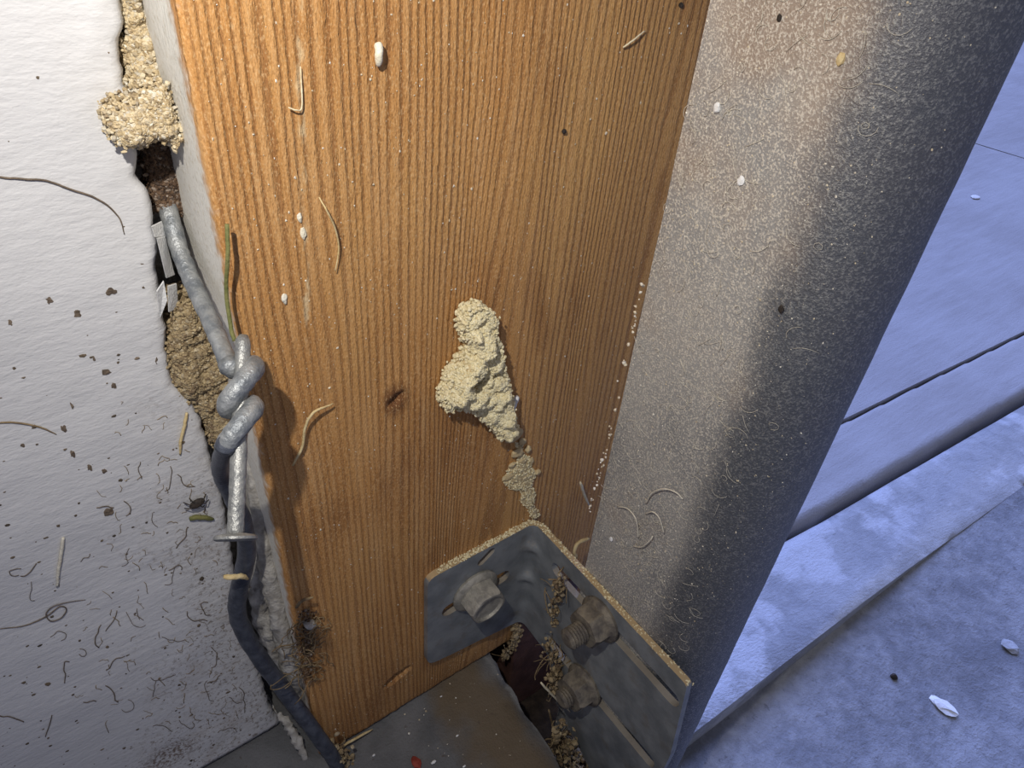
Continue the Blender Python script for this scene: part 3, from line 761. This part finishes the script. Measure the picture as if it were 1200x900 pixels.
# ------------------------------------------------------------------ crumbs, straws, bits
ORD = ['topmost', 'second', 'third', 'fourth', 'fifth', 'sixth', 'seventh', 'eighth', 'ninth', 'tenth', 'eleventh', 'twelfth', 'thirteenth', 'fourteenth', 'fifteenth', 'sixteenth', 'seventeenth']
def crumb(name, label, cat, c, size, mat, group=None, sc=(1, 1, 1), seed=None, rough=.35):
    V, Fc = ICO1; s = seed if seed is not None else random.random()*50
    W = []
    for v in V: W.append(np.array(c)+np.array(v)*np.array(sc)*size*(1+rough*nz(v[0]+s, v[1], v[2], 1.3)))
    return tag(mesh(name, W, Fc, mat, smooth=False), label, cat, group)
def straw(name, label, cat, pts, r, mat, group=None, n=6, sub=6, taper=True):
    P = catmull([AW(p[0], p[1], (p[2]-19.2)*.35-r*.5) if p[2] > 17 else AY(*p) for p in pts], sub)
    P = P+np.array([[.25*r*nz(q[0], 1, q[2], .9), 0, .5*r*nz(q[0], 4, q[2], .9)] for q in P]); R = np.full(len(P), r)
    if taper: R = r*np.interp(np.linspace(0, 1, len(P)), [0, .15, .8, 1], [.7, 1, .9, .5])
    v, f_ = tube(P, R, n); return tag(mesh(name, v, f_, mat), label, cat, group)
# broken trail below the nest
tr = [(601, 512, 2.3, (1.3, .5, .9)), (608, 506, 1.6, (1.2, .6, .9)), (612, 517, 1.5, (.8, .8, .9)), (619, 526, 1.3, (.9, .8, 1.1)), (606, 530, 2.2, (1.1, .5, .8)), (622, 540, 1.3, (.8, .6, 1.3)), (612, 540, 1.6, (1, .5, 1)),
      (600, 545, 1.5, (1, .5, .8)), (630, 553, 1.2, (1.1, .8, .8)), (596, 558, 2.0, (1.3, .35, .8)), (616, 560, 1.8, (1.2, .35, 1.1))]
tr.sort(key=lambda q: q[1])
for i, (px, py, s, sc) in enumerate(tr):
    crumb('mud_crumb', ('topmost broken tan mud crumb below the nest' if i == 0 else 'broken tan mud crumb below the nest, %s counting down from it' % ORD[i]), 'mud crumb', AY(px, py, -s*sc[1]*.7), s, NESTCORE, 'mud crumbs below the nest', sc, seed=i*3.3)
V2 = None
granular('mud_smear', 'thin tan smear of dried mud between nest and bracket', 'mud', [(603, 518), (610, 521), (612, 530), (620, 536), (623, 548), (629, 553), (623, 566), (627, 580), (624, 592), (632, 604), (624, 608), (618, 594), (610, 588), (612, 576), (600, 574), (590, 566), (597, 560), (594, 552), (603, 546), (607, 534)], -.2, .6, NEST, NESTCORE, 700, .14, .34, ramp=1.5, back=.9, lump=.8, ls_=.5, step=.9)
ch = AY(601, 478, -1.6)
straw('white_seed_husk', 'small white husk right of the mud nest', 'husk', [(606, 465, -2.2), (602, 475, -1.6), (598, 489, -1.2)], 1.0, WHITECHIP, taper=True)
straw('pale_seed', 'cream pointed seed near the top of the wooden board', 'seed', [(443, 50, -1.2), (444, 62, -1.8), (443, 77, -1.2)], .85, WHITEBIT, n=8)
straw('straw_sliver', 'short pale straw sliver at the upper right of the board', 'straw', [(730, 56, -.8), (742, 47, -1.4), (756, 36, -.8)], .24, PALESTRAW)
straw('dry_stalk', 'thin bent dry stalk lying high on the board', 'straw', [(374, 231, -1.0), (383, 247, -2.5), (392, 266, -1.8), (397, 290, -1.2), (393, 318, -1.0)], .2, STRAW)
straw('curled_straw', 'curled straw lying left of the knot on the board', 'straw', [(343, 545, -1.0), (354, 524, -1.4), (358, 500, -2.0), (368, 483, -2.6), (390, 473, -1.6)], .36, STRAW)
straw('forked_straw', 'tiny forked straw on the upper left of the board', 'straw', [(338, 126, -1.0), (347, 129, -1.2), (354, 124, -.9), (352, 78, -.8)], .16, PALESTRAW)
straw('straw_stub', 'pale straw stub standing in the gap beside the track', 'straw', [(680, 565, -4.0), (684, 578, -3.0), (690, 592, -2.0)], .55, PALESTRAW)
straw('dry_root_curl', 'short curled dry root above the bracket edge beside the track', 'root', [(690, 631, -10), (678, 636, -10), (673, 646, -11), (676, 653, -12)], .8, STRAW)
straw('grass_blade', 'upright dull green grass stem at the left edge of the jamb', 'grass stem', [(266, 262, -3.2), (267, 300, -4.4), (265, 340, -3.2), (270, 380, -5.0), (275, 400, -7.0)], .42, GREEN, n=8, taper=False)
straw('wall_root', 'long dark root arching across the white wall', 'root', [(-40, 203, 19.0), (0, 208, 18.9), (30, 210, 18.5), (55, 212, 18.5), (82, 222, 18.3), (105, 229, 18.5), (125, 240, 18.5), (140, 256, 18.9), (146, 275, 19.4)], .2, ROOT)
straw('yellow_straw', 'short yellow straw on the wall left of the lower wire', 'straw', [(219, 484, 18.2), (216, 500, 18.0), (212, 516, 18.2), (211, 533, 18.6)], .42, STRAW)
straw('green_bit', 'small olive leaf bit on the wall left of the nail head', 'plant bit', [(222, 607, 18.6), (235, 606, 18.0), (250, 609, 18.5)], .75, GREEN)
bug = empty('dead_beetle', 'tiny dark brown beetle on the wall above the olive leaf bit', 'beetle')
bc = AY(231, 590, 18.4)
V, Fc = ICO2; mesh('body', [bc+np.array([v[0]*2.0+.5*v[2], v[1]*.9, v[2]*1.4]) for v in V], Fc, BLACKBIT, bug)
for k, (dx, dz) in enumerate([(-3, 1.6), (-3.2, -.6), (-1.4, 2.4), (2.8, 1.5), (3.1, -.9), (1.6, -2.4)]):
    v, f_ = tube([bc, bc+np.array([dx*.6, -.6, dz*.6]), bc+np.array([dx, .6, dz])], .16, 5); mesh('leg', v, f_, BLACKBIT, bug)
straw('tan_chip', 'tan wood sliver lying across the dark lower wire', 'wood sliver', [(262, 676, 2.0), (272, 676, 1.0), (283, 675, 1.0), (290, 678, 2)], .8, STRAW)
straw('stick_at_bolt', 'pale stick leaning below the lower track bolt', 'stick', [(634, 800, -34), (648, 815, -36), (668, 834, -38)], .5, PALESTRAW)
straw('foot_straw', 'straight straw lying on the bottom edge of the board', 'straw', [(396, 877, -1.5), (412, 868, -2.0), (436, 855, -1.6)], .55, STRAW)
straw('trench_stalk', 'thin bent stalk in the dark gap beside the curb', 'stalk', [(643, 832, -32), (648, 850, -34), (656, 868, -36), (664, 884, -38)], .5, TWIG)
straw('thin_wall_twig', 'thin dark twig on the wall at the far left edge', 'twig', [(-10, 496, 19.2), (12, 495, 19.0), (30, 497, 18.7), (48, 501, 18.8), (66, 509, 19.2)], .2, TWIG)
straw('looped_root', 'dark root curled into a small loop low on the wall', 'root', [(0, 737, 19.0), (30, 733, 18.8), (55, 722, 18.6), (70, 711, 18.4), (78, 714, 18.2), (72, 724, 18.3), (60, 728, 18.2), (54, 720, 18.2), (62, 711, 18.3), (80, 706, 18.6), (100, 703, 19.0)], .16, ROOT)
straw('grey_smudge_twig', 'grey vertical twig low on the wall above the looped root', 'twig', [(74, 630, 18.8), (72, 648, 18.6), (69, 665, 18.6), (67, 688, 18.8)], .45, FIBRE)
# frass clump at the lower left of the board
fr = empty('frass_clump', 'tangled fibrous debris clump on the lower left of the board', 'debris')
V_ = []
for k in range(80):
    c = AY(rng.normal(362, 7), rng.uniform(722, 795), -1.0); P = [c]
    d = rng.normal(0, 1, 3)
    for j in range(5): d = d*.6+rng.normal(0, 1.0, 3); d[1] *= .5; P.append(P[-1]+d); 
    V_.append(tube(catmull(P, 3), .17, 4))
tag(mesh('fibres', *join(V_), TWIG, fr), kind='stuff')
pts = np.array([AY(rng.normal(360, 6), rng.uniform(715, 800), rng.uniform(-2, 0)) for _ in range(260)]); tag(grains('crumbs', pts, rng.uniform(.12, .5, 260), DARK_SHADED_SOIL, fr), kind='stuff')
crumb('grey_pebble', 'small grey pebble at the top of the fibrous debris clump', 'pebble', AY(363, 732, -2.0), 1.7, CAULK)
straw('clump_twig', 'short twig poking out above the fibrous debris clump', 'twig', [(347, 712, -1.0), (354, 704, -3.0), (367, 700, -4.0)], .5, TWIG)
# debris hanging along the bracket's lower edge and in the gap
def pile(name, label, pxs, y, n, spread, rr_, fibres, mat=DIRT, yj=2.0):
    e = empty(name, label, 'debris'); pxs = np.array(pxs, float)
    t = rng.uniform(0, len(pxs)-1.001, n); i = t.astype(int); f = (t-i)[:, None]; q = pxs[i]*(1-f)+pxs[i+1]*f+rng.normal(0, spread, (n, 2))
    yy = y if np.ndim(y) == 0 else np.interp(t, np.arange(len(y)), y)
    yy = np.broadcast_to(yy, (n,))+rng.uniform(-yj, yj, n)
    tag(grains('crumbs', [AY(a, b, c) for (a, b), c in zip(q, yy)], rng.uniform(*rr_, n), mat, e), kind='stuff')
    if fibres:
        V_ = []
        for k in range(fibres):
            c = AY(*q[k], yy[k]); P = [c]; d = rng.normal(0, 1.4, 3)
            for j in range(4): d = d*.7+rng.normal(0, .9, 3); P.append(P[-1]+d)
            V_.append(tube(catmull(P, 3), rng.uniform(.10, .26), 5))
        tag(mesh('fibres', *join(V_), TWIG, e), kind='stuff')
    return e
pile('bracket_debris', 'string of dry crumbs and fibres on the bracket between bend and upper bolt', [(656, 678), (654, 700), (650, 718), (653, 735), (648, 752)], [-24, -22, -19, -21, -19], 150, 4.0, (.25, 1.15), 30)
pile('lower_debris', 'dry crumbs hanging below the bracket left of the lower bolt', [(640, 758), (655, 775), (652, 795), (650, 812)], [-20, -27, -29, -31], 140, 4.5, (.25, 1.1), 34)
pile('trench_debris', 'shredded brown debris in the gap at the bottom of the picture', [(660, 862), (668, 880), (678, 896), (690, 915)], [-40, -42, -45, -47], 300, 10, (.3, 1.4), 110)
pile('seam_debris', 'tan crumbs in the seam between board and brown block', [(604, 728), (606, 740), (602, 756), (590, 772)], -1.0, 130, 2.6, (.3, 1.1), 6, yj=.8)
pile('corner_debris', 'straw-coloured crumbs around the end of the wire at the board foot', [(392, 880), (400, 888), (410, 893), (404, 905)], [-3, -4, -6, -8], 200, 6, (.25, .9), 14)
pile('track_edge_crumbs', 'pale crumbs caught along the edge of the track', [(760, 300), (738, 400), (716, 500), (708, 535), (700, 560), (690, 600)], -28.0, 60, 1.6, (.12, .5), 0, mat=DUST, yj=.8)
# bits on the bracket top edge
ps = [fold(u)[0]-fold(u)[1]*rng.uniform(0, 2.4) for u in np.where(rng.uniform(size=700) < .5, rng.uniform(-38, 8, 700), rng.uniform(-38, 78, 700))]
tag(grains('dust_ridge', [(p[0], p[1], 77.9+rng.uniform(-.1, .35)) for p in ps], rng.uniform(.12, .42, 700), NEST, br), kind='stuff')

# single chips
def floor_pt(px, py):
    z = zi
    for _ in range(6):
        p = at(px, py, 2, z); z = zi+13.0*min(1, max(0, (p[0]-190)/150.0))**1.2+.8
    return at(px, py, 2, z)
chips = [('white_chip', 'white speck stuck on the track beside the board', (840, 126), 91.3, 1.1, WHITECHIP), ('white_chip', 'bright white chip in the middle of the track face', (868, 212), 91.3, 1.0, WHITECHIP),
         ('tan_chip', 'curled tan chip at the upper right of the track', (985, 69), 91.3, 1.0, STRAW), ('dark_chip', 'dark seed speck on the lower track face', (915, 362), 91.3, .8, BLACKBIT),
         ('white_chip', 'white fleck low on the track above the bracket', (716, 632), 91.3, .9, WHITECHIP), ('dark_chip', 'dark speck near the top of the track', (913, 21), 91.3, .6, BLACKBIT)]
for nme, lab, (px, py), x, s, mt in chips: crumb(nme, lab, 'chip', at(px, py, 0, x), s, mt, None, (.4, .8, 1.1))
wb_ = [((351, 255), .7, 'cream drip at the top of the pale streak on the board'), ((355, 273), .95, 'larger cream drip in the pale streak on the board'), ((333, 350), .9, 'cream blob beside the green stem on the board')]
for (px, py), s, lab in wb_: crumb('pale_drip', lab, 'drip', AY(px, py, -.2), s, WHITEBIT, None, (.7, .5, 1.5))
crumb('dark_hole_plug', 'tiny dark bead on the right half of the board', 'bead', AY(661, 154, -.3), .6, BLACKBIT)
crumb('dark_hole_plug', 'tiny dark bead at the top edge of the board near the track', 'bead', AY(798, 6, -.3), .6, BLACKBIT)
crumb('red_chip', 'small dark red chip on the curb at the bottom', 'chip', at(488, 893, 2, .1), 2.2, REDBIT, None, (.8, 1.1, .35))
for i, (px, py, s) in enumerate([(438, 885, .5), (508, 893, .8), (517, 816, .4), (536, 862, .5), (544, 898, .5)]):
    crumb('curb_speck', ('leftmost tiny white speck lying on the grey curb' if i == 0 else 'tiny white speck on the grey curb, %s from the left' % ORD[i]), 'speck', at(px, py, 2, -.3), s, WHITECHIP, 'white specks on the curb', (1.3, .7, .5))
crumb('concrete_chip', 'pale concrete chip lying on the rough floor at lower right', 'chip', floor_pt(1105, 827), 4.0, WHITECHIP, None, (.8, 1.5, .4), 11.0, 1.1)
crumb('concrete_chip', 'smaller pale chip on the rough floor near the right border', 'chip', floor_pt(1184, 756), 3.4, STRIP, None, (1.0, 1.2, .35), 5.0, 1.1)
crumb('black_pebble', 'black pebble on the rough floor inside the doorway', 'pebble', floor_pt(1048, 793), 1.7, BLACKBIT)
crumb('white_fleck', 'white fleck on the broomed slab outside', 'fleck', at(1143, 231, 2, zo+.8), 4.5, WHITECHIP, None, (1.2, 1, .3))
straw('grass_at_track', 'tiny dry grass blade behind the right edge of the track', 'grass', [(1041, 342, -76), (1034, 358, -76), (1029, 372, -75), (1028, 386, -74)], .35, GREEN)

# curled fibres on the track (large ones singly)
def fib(label, pts, r=.22, x=91.2):
    P = catmull([at(px, py, 0, x-d) for px, py, d in pts], 7); v, f_ = tube(P, r, 5)
    return tag(mesh('curled_fibre', v, f_, FIBRE), label, 'fibre', None)
fib('pale hooked fibre low on the track nearest the board', [(724, 594, .2), (735, 596, .8), (744, 606, 1.2), (747, 616, .8), (748, 630, .3)])
fib('arched pale fibre low on the track, right of the hooked fibre', [(757, 602, .3), (765, 600, 1.0), (773, 608, 1.2), (778, 625, .3)])
fib('thin dark arched fibre lowest on the track', [(742, 640, .2), (752, 641, .8), (762, 633, .8), (765, 628, .2)])
fib('wide pale arch of fibre on the track above the two short ones', [(757, 590, .2), (764, 578, 1.0), (778, 573, 1.2), (792, 577, .8), (800, 585, .2)])

# scattered dust: nobody could count it
def scatter_wood(n):
    x = rng.uniform(1, 121, n); z = rng.uniform(4, 262, n); return np.stack([x, np.full(n, -.05), z], 1)
tag(grains('wood_dust', scatter_wood(1700), np.abs(rng.normal(.07, .07, 1700))+.05, DUST, jamb, np.array([.9, .5, 1.1])), kind='stuff')
n = 2600; y_ = -27.5-rng.beta(1.1, 1.4, n)*49; zt = rng.uniform(20, 268, n)
xs = np.where(y_ > -60, XT, XT+rr-np.sqrt(np.maximum(0, rr**2-(y_+60)**2)))
tag(grains('track_dust', np.stack([xs-.05, y_, zt], 1), np.abs(rng.normal(.05, .07, n))+.045, DUST, trk, np.array([.5, 1, 1.])), kind='stuff')
V_ = []
for k in range(260):
    y0, z0 = -27.5-rng.beta(1.2, 1.3)*42, rng.uniform(60, 262); a = rng.uniform(0, 6.28); kap = rng.normal(0, .55); P = []
    y1, z1 = y0, z0
    for j in range(7):
        P.append((XT+(rr-math.sqrt(max(1, rr**2-(y1+60)**2)) if y1 < -60 else 0)-.15-.3*math.sin(j*.5), y1, z1)); y1 += math.cos(a)*.8; z1 += math.sin(a)*.8; a += kap
    V_.append(tube(P, .055, 4))
tag(mesh('track_lint', *join(V_), FIBRE, trk), kind='stuff')
V_ = []
for k in range(170):
    px, py = rng.normal(215, 60), rng.uniform(470, 850); p = AW(px, py)
    if p[0] > wall_edge(p[2])-4 or p[2] < 4: continue
    a = rng.uniform(0, 6.28); P = []; X, Y = px, py; st_ = rng.uniform(1.2, 3.2)
    for j in range(6): P.append(AW(X, Y, -.04-.1*math.sin(j*.6))); X += math.cos(a)*st_; Y += math.sin(a)*st_; a += rng.normal(0, .6)
    V_.append(tube(P, rng.uniform(.05, .10), 4))
tag(mesh('wall_root_hairs', *join(V_), TWIG, wl), kind='stuff')
# wall: rootlets (the larger ones singly) and flecks
seeds = [(150, 600), (205, 640), (215, 668), (160, 700), (190, 690), (110, 725), (130, 740), (165, 735), (195, 740), (240, 700), (225, 730), (250, 760), (60, 745), (95, 760), (140, 770), (175, 790), (205, 785), (235, 800), (260, 790), (120, 800), (80, 800),
         (40, 690), (15, 680), (30, 660), (150, 645), (105, 655), (185, 600), (200, 575), (170, 560), (215, 560), (130, 590), (270, 800), (280, 820), (150, 820), (100, 830), (60, 835), (30, 850), (225, 840), (250, 845), (180, 850)]
for k, (px, py) in enumerate(seeds):
    a = rng.uniform(0, 6.28); kap = rng.normal(0, .35); P = []; X, Y = px+rng.normal(0, 5), py+rng.normal(0, 5); st_ = rng.uniform(2.5, 5.5)
    for j in range(7): P.append(AW(X, Y, -.08-.15*math.sin(j*.5))); X += math.cos(a)*st_; Y += math.sin(a)*st_; a += kap+rng.normal(0, .45)
    v, f_ = tube(catmull(P, 3), rng.uniform(.07, .15), 5)
    tag(mesh('rootlet', v, f_, ROOT), 'fine dark rootlet stuck on the lower part of the white wall', 'rootlet', 'fine rootlets on the lower white wall')
specks = [(130, 342, 1.4), (125, 436, 1.3), (58, 352, .8), (90, 368, 1.0), (110, 420, .9), (133, 452, 1.0), (84, 475, 1.0), (85, 532, 1.2), (183, 423, 1.2), (75, 503, 1.3), (105, 548, 1.0), (127, 600, 1.6), (122, 552, .9), (40, 500, .8), (12, 378, .8), (160, 420, .9), (27, 522, .8)]
specks.sort(key=lambda q: q[1])
for i, (px, py, s) in enumerate(specks):
    crumb('wall_fleck', ('topmost dark brown dirt fleck on the white wall' if i == 0 else 'dark brown dirt fleck on the white wall, %s from the top' % ORD[i]), 'dirt fleck', AW(px, py, -.05), s*.62, ROOT, 'dirt flecks on the white wall', (rng.uniform(.4, 1.2), .3, rng.uniform(.5, 1.5)), None, .9)
Q = []
for k in range(900):
    px, py = rng.uniform(-5, 330), rng.uniform(0, 900); p = AW(px, py, 0)
    wgt = np.clip((py-250)/500, .03, 1)*np.clip(1-(250-px)/420, .15, 1)
    if p[0] < wall_edge(p[2])-1.0 and p[2] > 2 and rng.uniform() < wgt: Q.append(p)
tag(grains('wall_specks', Q, np.abs(rng.normal(.18, .16, len(Q)))+.08, SPECKDARK, wl, np.array([1.2, .5, 1.0])), kind='stuff')
Q = [AY(0, 0, 0)*0+np.array([rng.uniform(-60, 74), -rng.uniform(1, 60), -.2]) for _ in range(160)]
tag(grains('curb_dust', Q, np.abs(rng.normal(.1, .12, 160))+.07, DUST, cb), kind='stuff')
